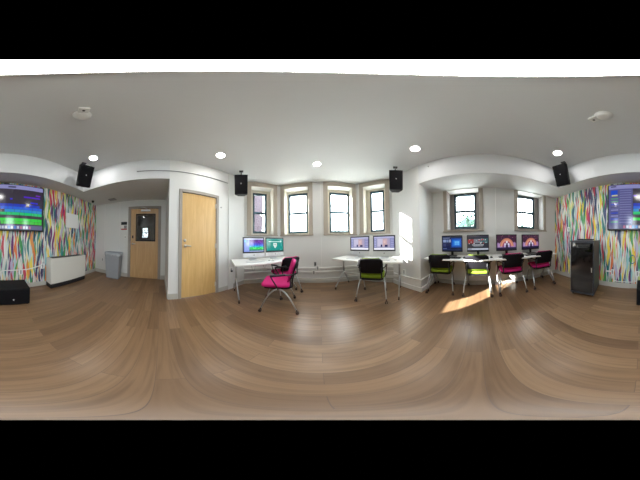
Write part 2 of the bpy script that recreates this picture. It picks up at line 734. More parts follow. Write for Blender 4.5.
# baseboards, raceways ------------------------------------------------
def run_box(name, a, b, z0, z1, t, material, s0=0., s1=None, bevel=.003):
    mb = MB()
    mb.M = frame(a, b)
    L = (Vector(b) - Vector(a)).length if s1 is None else s1
    mb.box((s0, -t, z0), (L, 0, z1))
    return structure(mb.build(name, material, bevel=bevel))


bb = M['base']
run_box('baseboard_left', (XW, 1.29), A, 0, .10, .018, bb)
run_box('baseboard_left_corner', (XW, .17), (XW, .36), 0, .12, .018, bb)
run_box('baseboard_bay_left', A, B, 0, .10, .02, bb)
run_box('baseboard_bay_front', B, C, 0, .085, .05, bb)
run_box('baseboard_bay_right', C, D, 0, .085, .05, bb)
run_box('baseboard_back', (XN, YB), (XR, YB), 0, .105, .02, bb)
run_box('baseboard_right', (XR, YP), (XR, YB), 0, .10, .02, bb)
run_box('baseboard_recess_back', (XN, -1.05), (XN, YB), 0, .12, .018, bb)
run_box('baseboard_recess_corner', (XN, .17), (XN, .03), 0, .12, .018, bb)
mb = MB()
mb.box((XN, .152, 0), (XW + .0, .17, .12))
structure(mb.build('baseboard_recess_side', bb, bevel=.003))
# double plinth that wraps the right wall and the pillar
mb = MB()
for k_, (q, z0_, z1_) in enumerate(((.055, 0, .10), (.035, .10, .255), (.045, .255, .275))):
    mb.prism([(XE - q, 2.16), (XE, 2.16), (XE, YP), (XR, YP), (XR, YP - q), (XE - q, YP - q)], z0_, z1_)
structure(mb.build('trim_1', M['white'], bevel=.003))
# white two-channel cable raceway along the bay walls
for i, (a, b) in enumerate(((A, B), (B, C), (C, D))):
    run_box('trim_%d' % (2 + i), a, b, .385, .43, .04, M['white'])
    run_box('trim_%d' % (5 + i), a, b, .285, .325, .04, M['white'])
    run_box('trim_%d' % (8 + i), a, b, .085, .12, .035, bb)
# wall seams and pipe chases
run_box('trim_11', (XW, 1.57), (XW, 1.73), 0, H, .03, M['wall'])
mb = MB()
mb.tube([(XW + .012, y, z) for y, z in ((-.49, 2.523), (0, 2.522), (.5, 2.521), (1.0, 2.527), (1.56, 2.535))], .009)
structure(mb.build('trim_12', M['bluegrey']))
mb = MB()
mb.box((.03, 2.988, .43), (.045, 3.0, H))
structure(mb.build('trim_13', M['white']))
mb = MB()
mb.box((XR - .012, -.42, 0), (XR, -.405, S))
structure(mb.build('trim_14', M['white']))
mb = MB()
mb.box((XN, -1.36, .12), (XN + .01, -1.35, S))
mb.box((XN, -1.95, .12), (XN + .01, -1.94, S))
structure(mb.build('trim_15', M['white']))


# doors ----------------------------------------------------------------
def lever(parent, x, y, z, dy, name='handle'):
    h = MB()
    h.lathe([(0, 0), (.03, 0), (.03, .012), (.012, .014), (.012, .05), (0, .05)], (x, y, z), 'X', 16)
    h.tube([(x + .045, y, z), (x + .048, y + dy * .5, z + .004), (x + .045, y + dy, z - .004)], .011, 8)
    return h.build(name, M['chrome'], parent)


def door_frame(y0, y1, zt, x, root, w=.065):
    f = MB()
    f.box((x - .15, y0 - w, 0), (x + .02, y0, zt + w))
    f.box((x - .15, y1, 0), (x + .02, y1 + w, zt + w))
    f.box((x - .15, y0, zt), (x + .02, y1, zt + w))
    return f.build('door_frame', M['frame'], root, bevel=.004)


mb = MB()
mb.box((XW - .055, DL0 + .003, .008), (XW - .01, DL1 - .003, 2.047))
d1 = structure(mb.build('door_1', M['maple'], bevel=.003))
f = MB()
f.box((XW - .141, DL0 - .065, 0), (XW + .02, DL0, 2.115))
f.box((XW - .141, DL1, 0), (XW + .02, DL1 + .065, 2.115))
f.box((XW - .141, DL0, 2.05), (XW + .02, DL1, 2.115))
f.build('door_frame', M['frame'], d1, bevel=.004)
lever(d1, XW - .01, .51, 1.03, .11)
h = MB()
h.lathe([(0, 0), (.028, 0), (.026, .02), (.018, .024), (0, .024)], (XW - .01, .50, 1.13), 'X', 16)
h.build('deadbolt', M['chrome'], d1)
for z in (.21, 1.03, 1.86):
    h = MB()
    h.tube([(XW + .006, DL1, z - .05), (XW + .006, DL1, z + .05)], .009, 8)
    h.box((XW - .012, DL1 - .022, z - .05), (XW - .004, DL1, z + .05))
    h.build('hinge', M['chrome'], d1)

mb = MB()
gx0, gx1 = XN - .055, XN - .01
y0, y1 = E0 + .003, E1 - .003
ga, gb, gz0, gz1 = -.76, -.18, 1.13, 1.87
mb.box((gx0, y0, .008), (gx1, ga, 2.057))
mb.box((gx0, gb, .008), (gx1, y1, 2.057))
mb.box((gx0, ga, .008), (gx1, gb, gz0))
mb.box((gx0, ga, gz1), (gx1, gb, 2.057))
d2 = structure(mb.build('door_2', M['maple_dull']))
f = MB()
w = .085
f.box((XN - .141, E0 - w, 0), (XN + .02, E0, 2.06 + .07))
f.box((XN - .141, E1, 0), (XN + .02, E1 + w, 2.06 + .07))
f.box((XN - .141, E0, 2.06), (XN + .02, E1, 2.13))
f.build('door_frame', M['frame'], d2, bevel=.004)
f = MB()
for a_, b_ in (((ga - .03, gz0 - .03), (gb + .03, gz0)), ((ga - .03, gz1), (gb + .03, gz1 + .03)), ((ga - .03, gz0), (ga, gz1)), ((gb, gz0), (gb + .03, gz1))):
    f.box((gx1 - .01, a_[0], a_[1]), (gx1 + .012, b_[0], b_[1]))
f.build('glazing_frame', M['black'], d2, bevel=.003)
f = MB()
f.box((gx0 + .02, ga, gz0), (gx0 + .026, gb, gz1))
f.build('door_glass', M['glass'], d2)
lever(d2, gx1, -.89, 1.02, .10)
f = MB()
f.box((gx1, -.905, 1.18), (gx1 + .02, -.865, 1.26))
f.build('keypad', M['black'], d2)
f = MB()
f.box((gx1, -.62, 1.965), (gx1 + .05, -.32, 2.02))
f.build('door_closer', M['alu'], d2, bevel=.006)
f = MB()
f.tube([(gx1 + .03, -.40, 2.02), (gx1 + .16, -.50, 2.05), (gx1 + .035, -.62, 2.085)], .008)
f.build('closer_arm', M['alu'], d2)

# ------------------------------------------------------------------ ceiling lights
LAMPS = [(-1.554, -1.242, 'round recessed downlight above the speaker that hangs by the heater'),
         (-1.512, 1.01, 'round recessed downlight in front of the yellow closet door'),
         (-.04, 2.135, 'round recessed downlight in the window bay between the two desks'),
         (1.384, .978, 'round recessed downlight beside the white pillar'),
         (1.377, -1.318, 'round recessed downlight above the speaker near the rack cabinet')]


def downlight(x, y, label):
    r = MB()
    r.lathe([(.078, -.001), (.098, -.001), (.100, -.006), (.094, -.010), (.080, -.008), (.078, -.001)], (0, 0, 0), 'Z', 32)
    root = empty('ceiling_light', (x, y, H), 0, label, 'ceiling light', 'recessed downlights in the ceiling')
    r.build('trim_ring', M['white'], root)
    g = MB()
    g.lathe([(0, -.004), (.08, -.004), (.08, -.001), (0, -.001)], (0, 0, 0), 'Z', 32)
    g.build('diffuser', M['lamp'], root)
    la = bpy.data.lights.new('downlight_beam', 'AREA')
    la.shape = 'DISK'
    la.size = .14
    la.energy = DOWN
    la.color = (1, .985, .96)
    lo = bpy.data.objects.new('downlight_beam', la)
    COL.objects.link(lo)
    lo.parent = root
    lo.location = (0, 0, -.012)
    return root


for x, y, lb in LAMPS:
    downlight(x, y, lb)
root = empty('ceiling_light', (.06, -.05, H), 0, 'large round white surface ceiling light in the middle of the ceiling', 'ceiling light')
g = MB()
g.lathe([(0, 0), (.222, 0), (.222, -.03), (.205, -.034), (.205, -.03), (0, -.03)], (0, 0, 0), 'Z', 48)
g.build('lamp_base', M['white'], root)
g = MB()
g.lathe([(0, -.058), (.10, -.056), (.17, -.05), (.198, -.038), (.203, -.030), (0, -.0301)], (0, 0, 0), 'Z', 48)
g.build('diffuser', M['lamp'], root)
la = bpy.data.lights.new('disc_beam', 'AREA')
la.shape = 'DISK'
la.size = .38
la.energy = DISC
la.color = (1, .98, .95)
lo = bpy.data.objects.new('disc_beam', la)
COL.objects.link(lo)
lo.parent = root
lo.location = (0, 0, -.064)


def detector(x, y, rz, label, box_side):
    root = empty('smoke_detector', (x, y, H), rz, label, 'smoke detector')
    g = MB()
    g.lathe([(0, 0), (.085, 0), (.085, -.014), (.072, -.022), (.062, -.045), (.045, -.052), (0, -.052)], (0, 0, 0), 'Z', 28)
    g.build('sensor_body', M['white'], root)
    g = MB()
    g.box((.06, -.045, -.05), (.15, .045, 0))
    g.build('base_box', M['white'], root, bevel=.008)
    g = MB()
    g.lathe([(0, 0), (.012, 0), (.012, -.012), (0, -.016)], (.11, .0, -.05), 'Z', 12)
    g.build('indicator', M['darkslot'], root)
    return root


detector(-.626, -.655, .9, 'white round smoke detector on the ceiling with a small shaded base box', 1)
detector(.345, -.89, -.2, 'white round ceiling detector nearer the rack cabinet side of the ceiling', 1)
g = MB()
g.box((-2.99, -1.62, S - .012), (-2.83, -1.38, S))
for k in range(6):
    g.box((-2.985, -1.60 + k * .036, S - .02), (-2.835, -1.585 + k * .036, S - .012))
tag(g.build('ceiling_vent', M['bluegrey']), 'small grey louvred vent in the low ceiling near the glazed door', 'vent')
g = MB()
g.lathe([(0, 0), (.045, 0), (.045, -.02), (.038, -.045), (.02, -.062), (0, -.066)], (-2.72, -2.14, S), 'Z', 20)
tag(g.build('dome_camera', M['black']), 'small black dome camera under the soffit in the wallpaper corner', 'security camera')
g = MB()
g.lathe([(0, 0), (.016, 0), (.014, -.02), (0, -.024)], (XE, 1.02, 2.70), 'X', 14)
tag(g.build('wall_sensor', M['bluegrey']), 'tiny grey round sensor on the beam face above the pillar', 'sensor')
g = MB()
g.lathe([(0, 0), (.013, 0), (.011, .018), (0, .02)], (XW, 1.36, 1.86), 'X', 14)
tag(g.build('door_sensor', M['bluegrey']), 'tiny grey round sensor on the wall beside the yellow door', 'sensor')


# ------------------------------------------------------------------ loudspeakers
def loudspeaker(x, y, z, rz, tilt, label, hang):
    root = empty('loudspeaker', (x, y, z), rz, label, 'speaker', 'black loudspeakers in the ceiling corners')
    Rm = Matrix.Rotation(-tilt, 4, 'X')
    w, hh, dp = .15, .235, .26
    g = MB()
    g.M = Rm
    g.prism([(-w, .0), (w, .0), (w * .98, -.10), (w * .55, -dp), (-w * .55, -dp), (-w * .98, -.10)], -hh, hh)
    g.build('cabinet', M['box'], root, bevel=.01)
    g = MB()
    g.M = Rm
    g.box((-w + .008, 0, -hh + .008), (w - .008, .014, hh - .008))
    g.build('grille', M['grille'], root, bevel=.005)
    g = MB()
    g.M = Rm
    g.lathe([(0, 0), (.012, 0), (.012, .003), (0, .003)], (.0, .014, .01), 'Y', 16)
    g.build('badge', M['alu'], root)
    g = MB()
    g.tube([Rm @ Vector((0, -dp * .6, hh - .02)), Vector((0, -dp * .6, hh + .03)), Vector((hang, -dp * .5, H - z - .012))], .012, 8)
    g.box((hang - .05, -dp * .5 - .035, H - z - .014), (hang + .05, -dp * .5 + .035, H - z))
    g.build('bracket', M['black'], root)
    return root


# local +Y is the way it faces
def face_to(x, y, extra=0.):
    return math.atan2(-y, -x) - PI / 2 + extra


loudspeaker(-1.60, 1.63, 2.38, face_to(-1.60, 1.63, -.02), .22, 'black loudspeaker hung between the yellow closet door and the window bay', .0)
loudspeaker(1.52, 1.60, 2.40, face_to(1.52, 1.60, .10), .14, 'black loudspeaker hung between the window bay and the white pillar', .0)
loudspeaker(-1.53, -1.40, 2.40, face_to(-1.53, -1.40, .42), .42, 'black loudspeaker hung in the soffit corner above the white heater', .0)
loudspeaker(1.50, -1.52, 2.40, face_to(1.50, -1.52, -.50), .42, 'black loudspeaker hung in the soffit corner above the rack cabinet', .0)


# ------------------------------------------------------------------ screens
def screen(name, w, h, rects, parent, loc, bg, k=1.0, shapes=()):
    """Lit screen facing local -Y: pixels as coloured faces. rects in 0..1 from the viewer's top left."""
    g = MB()
    x0, y0, z0 = loc

    def P(u, v, d):
        return (x0 - w / 2 + u * w, y0 - d, z0 + h / 2 - v * h)
    g.box((x0 - w / 2, y0, z0 - h / 2), (x0 + w / 2, y0 + .004, z0 + h / 2), glow(bg, k))
    for i, (a, b, c, d, col) in enumerate(rects):
        e = .0004 + .00003 * i
        g.face([P(a, d, e), P(c, d, e), P(c, b, e), P(a, b, e)], glow(col, k))
    n = len(rects)
    for j, (pts, col) in enumerate(shapes):
        e = .0004 + .00003 * (n + j)
        g.face([P(u, v, e) for u, v in pts], glow(col, k))
    return g.build(name, None, parent)


def arc(cx, cy, r0, r1, asp, n=14):
    o = [(cx + r1 * math.cos(t) / asp, cy - r1 * math.sin(t)) for t in [PI * i / n for i in range(n + 1)]]
    i_ = [(cx + r0 * math.cos(t) / asp, cy - r0 * math.sin(t)) for t in [PI * i / n for i in range(n, -1, -1)]]
    return o + i_


def quads_arc(cx, cy, r0, r1, asp, col, n=14):
    out = []
    for i in range(n):
        a, b = PI * i / n, PI * (i + 1) / n
        out.append(([(cx + r0 * math.cos(a) / asp, cy - r0 * math.sin(a)), (cx + r1 * math.cos(a) / asp, cy - r1 * math.sin(a)),
                     (cx + r1 * math.cos(b) / asp, cy - r1 * math.sin(b)), (cx + r0 * math.cos(b) / asp, cy - r0 * math.sin(b))], col))
    return out


random.seed(5)


def daw(kind):
    """Music-arranging program: pale bar and list, dark area with coloured tracks."""
    R = [(0, 0, 1, .10, (150, 150, 205)), (0, .10, .32, .93, (88, 90, 150))]
    R += [(.03, .02, .10, .05, (60, 60, 90)), (.52, .03, .62, .07, (70, 70, 100))]
    R += [(.03, .13, .12, .27, (20, 80, 220)), (.04, .24, .12, .27, (220, 220, 150))]
    for i in range(9):
        R.append((.03, .32 + i * .065, .13, .345 + i * .065, random.choice([(40, 70, 200), (150, 150, 200), (80, 160, 120), (70, 70, 120)])))
    for i in range(14):
        R.append((.15, .14 + i * .055, .30, .155 + i * .055, (136, 136, 186)))
    R.append((.32, .12, .99, .90, (58, 52, 66)))
    cols = [(150, 20, 170), (120, 20, 200), (90, 30, 220), (60, 40, 240), (50, 50, 240), (24, 56, 200), (20, 100, 236),
            (20, 150, 220), (24, 210, 120), (30, 220, 90), (36, 226, 60), (60, 210, 60)]
    dens = [.12, .22, .22, .3, .25, .9, 1, .97, 1, .45, .97, .7]
    for r in range(12):
        v = .135 + r * .063
        u = .33
        while u < .96:
            L = random.uniform(.03, .13)
            if random.random() < dens[r]:
                R.append((u, v, min(.985, u + L), v + (.032 if r < 5 else .058), cols[r]))
            u += L + .004
    R.append((0, .91, 1, 1, (96, 96, 140)))
    for i in range(16):
        R.append((.2 + i * .04, .93, .2 + i * .04 + .028, .985, random.choice([(210, 220, 240), (90, 160, 230), (220, 220, 220), (60, 120, 210), (200, 120, 150)])))
    return R


# television ------------------------------------------------------------
tv = empty('television', (-.135, YB, 1.757), PI, 'large wall television showing coloured audio tracks on the patterned wall', 'television')
g = MB()
g.box((-.887, -.085, -.508), (.887, -.045, .508))
g.build('tv_body', M['black'], tv, bevel=.006)
screen('screen', 1.715, .965, daw(0), tv, (0, -.0852, .005), (52, 46, 62), .66)
g = MB()
g.box((-.3, -.045, -.2), (.3, -.002, .2))
g.build('wall_bracket', M['black'], tv)
g = MB()
g.box((-.06, -.08, .508), (.06, -.05, .535))
g.build('webcam', M['black'], tv, bevel=.006)


# all-in-one computers -----------------------------------------------------
def all_in_one(loc, rz, label, bg, rects, shapes=(), tilt=.06):
    """Aluminium all-in-one: faces local -Y, origin at its foot on the desk."""
    r = empty('desktop_computer', loc, rz, label, 'computer')
    Tm = Matrix.Translation((0, .0, .30)) @ Matrix.Rotation(-tilt, 4, 'X')
    g = MB()
    g.M = Tm
    g.box((-.264, 0, -.235), (.264, .012, .175))
    g.prism([(-.24, .012), (.24, .012), (.12, .03), (-.12, .03)], -.2, .15)
    g.build('housing', M['alu'], r, bevel=.005)
    g = MB()
    g.M = Tm
    g.box((-.263, -.003, -.150), (.263, .0, .174))
    g.build('bezel', M['black'], r)
    s = screen('screen', .478, .272, rects, r, (0, 0, 0), bg, 1.0, shapes)
    s.matrix_local = Tm @ Matrix.Translation((0, -.0075, .014))
    g = MB()
    g.M = Tm
    g.lathe([(0, 0), (.011, 0), (.011, -.001), (0, -.001)], (0, 0, -.193), 'Y', 16)
    g.tube([(.002, -.0005, -.180), (.006, -.0005, -.174)], .002, 6)
    g.build('logo', M['darkslot'], r)
    g = MB()
    g.box((-.095, -.08, 0), (.095, .10, .006))
    g.prism([(-.09, .085), (.09, .085), (.09, .092), (-.09, .092)], .006, .2)
    g.build('stand', M['alu'], r, bevel=.002)
    return r


def keyboard(loc, rz, label, dark, w=.42, d=.12):
    r = empty('keyboard', loc, rz, label, 'keyboard')
    g = MB()
    g.box((-w / 2, -d / 2, 0), (w / 2, d / 2, .010))
    g.build('tray', M['black'] if dark else M['alu'], r, bevel=.004)
    g = MB()
    for j in range(5):
        n = 14
        for i in range(n):
            x = -w / 2 + .01 + i * (w - .02) / n
            y = -d / 2 + .008 + j * (d - .016) / 5
            g.box((x, y, .010), (x + (w - .02) / n - .004, y + (d - .016) / 5 - .004, .014))
    g.build('keys', M['mesh'] if dark else M['white'], r)
    return r


def mouse(loc, rz, label, dark):
    g = MB()
    n, mm = 12, 8
    rings = []
    pr = [(0, .030), (.4, .031), (.75, .026), (.95, .012)]
    g.lathe([(.0, .028), (.012, .026), (.022, .020), (.028, .010), (.029, .0), (0, 0)], (0, 0, 0), 'Z', 18)
    o = g.build('computer_mouse', M['black'] if dark else M['white'], None)
    o.scale = (1, 1.75, 1)
    o.location = loc
    o.rotation_euler = (0, 0, rz)
    return tag(o, label, 'mouse')


# ------------------------------------------------------------------ desks
def desk(cx, cy, rz, L, dp, label, col=.06, bar=False):
    """Flip-top table: length along X, front edge at -Y, inverted-Y legs on casters."""
    r = empty('desk', (cx, cy, 0), rz, label, 'desk')
    g = MB()
    g.box((-L / 2, -dp / 2, .707), (L / 2, dp / 2, .735))
    g.build('tabletop', M['desk'], r, bevel=.006, seg=3)
    for s in (-1, 1):
        x = s * (L / 2 - .085)
        leg = MB()
        leg.tube([(x, col, .70), (x, col, .40)], .022, 10)
        leg.tube([(x, col, .42), (x, col - .02, .36), (x, -dp / 2 + .03, .075)], .016, 8)
        leg.tube([(x, col, .42), (x, col + .02, .36), (x, dp / 2 - .04, .075)], .016, 8)
        leg.box((x - .03, col - .15, .690), (x + .03, col + .15, .707))
        lg = leg.build('leg', M['silver'], r)
        for y in (-dp / 2 + .03, dp / 2 - .04):
            c = MB()
            c.lathe([(0, -.012), (.024, -.012), (.027, 0), (.024, .012), (0, .012)], (x, y, .027), 'X', 16)
            c.tube([(x, y, .03), (x, y, .08)], .008, 6)
            c.build('caster', M['caster'], lg)
    if bar:
        g = MB()
        g.box((-L / 2 + .085, col - .014, .33), (L / 2 - .085, col + .014, .37))
        g.build('stretcher', M['white'], r, bevel=.004)
    return r


def basis(rz):
    return Vector((math.cos(rz), math.sin(rz), 0)), Vector((-math.sin(rz), math.cos(rz), 0))


# desk in the left of the bay; its length runs along (.56,.83), back towards (-.83,.56)
rzL = math.atan2(.83, .56)
uL, nL = basis(rzL)
FL = Vector((-1.35, 1.22, 0))
cL = FL + uL * .75 + nL * .33
desk(cL.x, cL.y, rzL, 1.5, .66, 'white bay desk near the yellow closet door, magenta chairs around it', .06)
# desk in the right of the bay
rzM = math.atan2(-.74, .67)
uM, nM = basis(rzM)
FM = Vector((1.35, 1.31, 0))
cM = FM - uM * .79 + nM * .33
desk(cM.x, cM.y, rzM, 1.6, .66, 'white bay desk near the pillar, with a single green chair', .06, True)
# two desks along the right wall; front faces -X
rzR = -PI / 2
XD0, XD1 = 1.93, 2.56
for y0_, y1_, lb in ((1.20, -.275, 'white desk beside the pillar, carrying black monitors, with two green chairs'),
                     (-.285, -1.80, 'white desk near the patterned wall, carrying black monitors, with two magenta chairs')):
    desk((XD0 + XD1) / 2, (y0_ + y1_) / 2, rzR, abs(y1_ - y0_), XD1 - XD0, lb, .05)

ZT = .735
p = FL + uL * .50 + nL * .42


def imac_daw():
    R = [(0, 0, 1, .09, (200, 204, 230)), (0, .09, .26, 1, (130, 150, 220)), (.02, .12, .12, .3, (140, 200, 230))]
    for i in range(8):
        R.append((.04, .34 + i * .07, .22, .37 + i * .07, (160, 180, 235)))
    band = [(84, 30, 120), (96, 30, 140), (84, 40, 150), (60, 50, 180), (40, 90, 210), (30, 150, 190), (40, 190, 110), (60, 200, 80), (40, 120, 90)]
    for r_ in range(9):
        R.append((.27, .11 + r_ * .09, .99, .195 + r_ * .09, band[r_]))
        for i in range(8):
            if random.random() < .5:
                a = .28 + i * .088
                R.append((a, .125 + r_ * .09, a + random.uniform(.03, .08), .17 + r_ * .09, tuple(min(255, int(c * 1.25 + 20)) for c in band[r_])))
    R.append((.27, .93, 1, 1, (150, 160, 200)))
    return R


all_in_one((p.x, p.y, ZT), rzL, 'silver all-in-one computer showing purple and green audio tracks', (90, 100, 170), imac_daw())
p = FL + uL * 1.06 + nL * .42
TEAL = (12, 138, 128)
shield = [([(.40, .36), (.60, .36), (.60, .55), (.56, .68), (.50, .78), (.44, .68), (.40, .55)], (225, 240, 236)),
          ([(.44, .42), (.56, .42), (.56, .50), (.44, .50)], (90, 150, 145)),
          ([(.45, .56), (.55, .56), (.50, .70)], (120, 180, 172))]
all_in_one((p.x, p.y, ZT), rzL, 'silver all-in-one computer showing a white shield on a teal screen',
           TEAL, [(0, 0, 1, .06, (90, 160, 160)), (.12, .21, .80, .27, (190, 225, 222)), (.82, .15, .90, .29, (200, 230, 228)),
                  (.86, .34, .92, .62, (60, 160, 160)), (.80, .88, .90, .93, (80, 170, 165)), (.03, .93, .97, .99, (20, 100, 96))], shield)


def photo_editor():
    R = [(0, 0, 1, .12, (170, 172, 205)), (.0, .12, .14, .86, (128, 132, 176)), (.80, .12, 1, .86, (120, 122, 168)),
         (.14, .12, .80, .86, (150, 150, 178)), (.18, .16, .44, .74, (186, 182, 206)), (.44, .16, .66, .74, (188, 160, 166)),
         (.66, .16, .78, .74, (160, 150, 178)), (.34, .60, .42, .78, (40, 40, 90)), (.54, .62, .68, .78, (34, 36, 84)),
         (.48, .30, .58, .52, (206, 178, 178)), (0, .86, 1, 1, (226, 226, 236))]
    for i in range(5):
        R.append((.83, .18 + i * .13, .97, .24 + i * .13, (160, 162, 200)))
        R.append((.03, .18 + i * .13, .11, .24 + i * .13, (170, 172, 210)))
    return R


p = FM - uM * 1.04 + nM * .42
all_in_one((p.x, p.y, ZT), rzM, 'silver all-in-one computer showing a grey picture, farther from the pillar', (150, 150, 180), photo_editor(), tilt=.04)
p = FM - uM * .42 + nM * .42
all_in_one((p.x, p.y, ZT), rzM, 'silver all-in-one computer showing a grey picture, closer to the pillar', (150, 150, 180), photo_editor(), tilt=.04)
for (F0, u, n, t, dd, rz, lb, kind) in (
        (FL, uL, nL, .46, .20, rzL, 'slim white keyboard before the computer with audio tracks', 'k'),
        (FL, uL, nL, 1.06, .20, rzL, 'slim white keyboard before the computer with the teal screen', 'k'),
        (FL, uL, nL, .80, .22, rzL, 'white mouse between the slim keyboards before the teal screen', 'm'),
        (FM, -uM, nM, 1.08, .20, rzM, 'slim white keyboard behind the lone green chair, farther from the pillar', 'k'),
        (FM, -uM, nM, .44, .20, rzM, 'slim white keyboard behind the lone green chair, closer to the pillar', 'k'),
        (FM, -uM, nM, .14, .22, rzM, 'white mouse at the desk end closest to the pillar', 'm')):
    q = F0 + u * t + n * dd
    if kind == 'k':
        keyboard((q.x, q.y, ZT), rz, lb, False, .38, .11)
    else:
        mouse((q.x, q.y, ZT), rz, lb, False)


# flat monitors on the right wall desks -----------------------------------
def monitor(y, label, bg, rects, shapes=()):
    r = empty('monitor', (2.365, y, ZT), rzR, label, 'monitor', 'black monitors along the right wall')
    g = MB()
    g.box((-.258, 0, .088), (.258, .035, .442))
    g.build('monitor_body', M['black'], r, bevel=.006)
    screen('screen', .484, .300, rects, r, (0, -.0045, .270), bg, .7, shapes)
    g = MB()
    g.prism([(-.14, -.10), (.14, -.10), (.11, .09), (-.11, .09)], 0, .012)
    g.box((-.03, .03, .012), (.03, .05, .2))
    g.build('stand', M['black'], r, bevel=.003)
    return r


monitor(.675, 'black monitor with a blue glowing desktop, beside the pillar', (16, 26, 52),
        [(0, 0, .45, .95, (34, 40, 78)), (.04, .09, .40, .14, (130, 140, 170)), (.05, .22, .20, .42, (150, 165, 205)),
         (.22, .22, .33, .42, (120, 140, 185)), (.35, .22, .46, .42, (150, 160, 190)), (.05, .50, .2, .72, (60, 66, 110)), (.46, .12, 1, .80, (14, 60, 150)),
         (.52, .22, .96, .72, (16, 100, 210)), (.60, .30, .90, .64, (36, 140, 240)), (.66, .36, .76, .47, (120, 200, 255)),
         (.78, .36, .88, .47, (120, 200, 255)), (.66, .50, .76, .60, (110, 190, 255)), (.78, .50, .88, .60, (110, 190, 255)),
         (0, .93, 1, 1, (40, 50, 90)), (.04, .86, .24, .89, (120, 140, 190))])
R2 = [(0, 0, 1, .10, (60, 60, 76)), (.02, .25, .30, .52, (150, 50, 56)), (.30, .22, .62, .50, (128, 128, 140)), (.62, .18, .98, .50, (60, 100, 106))]
for i in range(22):
    a = .03 + random.random() * .88
    b = .2 + random.random() * .32
    R2.append((a, b, a + random.uniform(.03, .09), b + random.uniform(.04, .09), random.choice([(210, 210, 216), (190, 70, 70), (160, 190, 190), (90, 100, 120), (220, 220, 220)])))
R2 += [(.22, .60, .78, .65, (200, 204, 210)), (.28, .68, .74, .72, (170, 176, 186)), (.0, .86, 1, .97, (190, 198, 214)), (.02, .88, .2, .95, (120, 130, 150))]
monitor(.05, 'black monitor with a dark page of red and white pictures', (48, 54, 66), R2)


def arch_page(seed):
    random.seed(seed)
    R = [(0, 0, 1, .6, (66, 34, 60)), (0, .55, 1, .86, (120, 80, 130)), (0, .86, 1, 1, (30, 30, 60))]
    for i in range(14):
        a, b = random.random() * .94, random.random() * .3
        R.append((a, b, a + .02, b + .03, (200, 130, 150)))
    for i in range(6):
        R.append((.04 + i * .04, .5 + .04 * (i % 3), .07 + i * .04, .84, (190, 160, 210)))
        R.append((.72 + i * .04, .48 + .04 * (i % 2), .75 + i * .04, .84, (180, 140, 190)))
    sh = quads_arc(.5, .78, .48, .58, 1.62, (206, 130, 104)) + quads_arc(.5, .78, .38, .48, 1.62, (226, 160, 130)) + quads_arc(.5, .78, .28, .38, 1.62, (170, 84, 110))
    sh += [([(.36, .62), (.64, .62), (.64, .84), (.36, .84)], (196, 176, 226)), ([(.46, .40), (.54, .40), (.54, .56), (.46, .56)], (240, 236, 246)),
           ([(.38, .56), (.44, .56), (.44, .70), (.38, .70)], (244, 240, 250)), ([(.56, .56), (.62, .56), (.62, .70), (.56, .70)], (244, 240, 250)),
           ([(.44, .64), (.56, .64), (.56, .86), (.44, .86)], (60, 40, 70))]
    return R, sh


a_, b_ = arch_page(3)
monitor(-.635, 'black monitor with a pink glowing arch, beside the monitor of red and white pictures', (50, 26, 50), a_, b_)
a_, b_ = arch_page(4)
monitor(-1.29, 'black monitor with a pink glowing arch, nearest the patterned wall', (50, 26, 50), a_, b_)
random.seed(11)
for y, lb in ((.62, 'black keyboard before the monitor with the blue desktop'), (-.60, 'black keyboard before the pink arch monitor beside the desk joint'),
              (-1.20, 'black keyboard before the pink arch monitor nearest the patterned wall')):
    keyboard((2.10, y, ZT), rzR, lb, True, .42, .13)
keyboard((2.10, .09, ZT), rzR, 'black keyboard before the monitor of red and white pictures', True, .42, .13)
mouse((2.12, .335, ZT), rzR, 'black mouse on the desk beside the monitor with the blue desktop', True)
mouse((2.12, -.23, ZT), rzR, 'black mouse by the joint where the two wall desks meet', True)


# ------------------------------------------------------------------ chairs
def curve_pts(p0, p1, p2, n=6):
    p0, p1, p2 = Vector(p0), Vector(p1), Vector(p2)
    return [p0 * (1 - t) ** 2 + p1 * 2 * t * (1 - t) + p2 * t * t for t in [i / n for i in range(n + 1)]]


def slab(g, w, d, z0, z1, m=None, y0=0., crown=.012, n=8):
    """Soft rectangular pad with rounded corners and a crowned top."""
    def outline(k, inset):
        pts = []
        a, b = w / 2 - inset, d / 2 - inset
        r = .07
        for cx, cy, st in ((a - r, b - r, 0), (-a + r, b - r, 90), (-a + r, -b + r, 180), (a - r, -b + r, 270)):
            for i in range(5):
                t = math.radians(st + i * 22.5)
                pts.append((cx + r * math.cos(t), cy + r * math.sin(t) + y0, k))
        return pts
    levels = [outline(z0, .03), outline(z0 + (z1 - z0) * .2, .004), outline(z0 + (z1 - z0) * .6, 0), outline(z1 - .006, .012), outline(z1, .04)]
    rings = [[g.bm.verts.new(g.M @ Vector(p_)) for p_ in lv] for lv in levels]
    N = len(rings[0])
    for a, b in zip(rings, rings[1:]):
        for j in range(N):
            f_ = g.bm.faces.new((a[j], a[(j + 1) % N], b[(j + 1) % N], b[j]))
            f_.smooth = True
    g.bm.faces.new(rings[0][::-1])
    c = g.bm.verts.new(g.M @ Vector((0, y0, z1 + crown)))
    for j in range(N):
        f_ = g.bm.faces.new((rings[-1][j], rings[-1][(j + 1) % N], c))
        f_.smooth = True


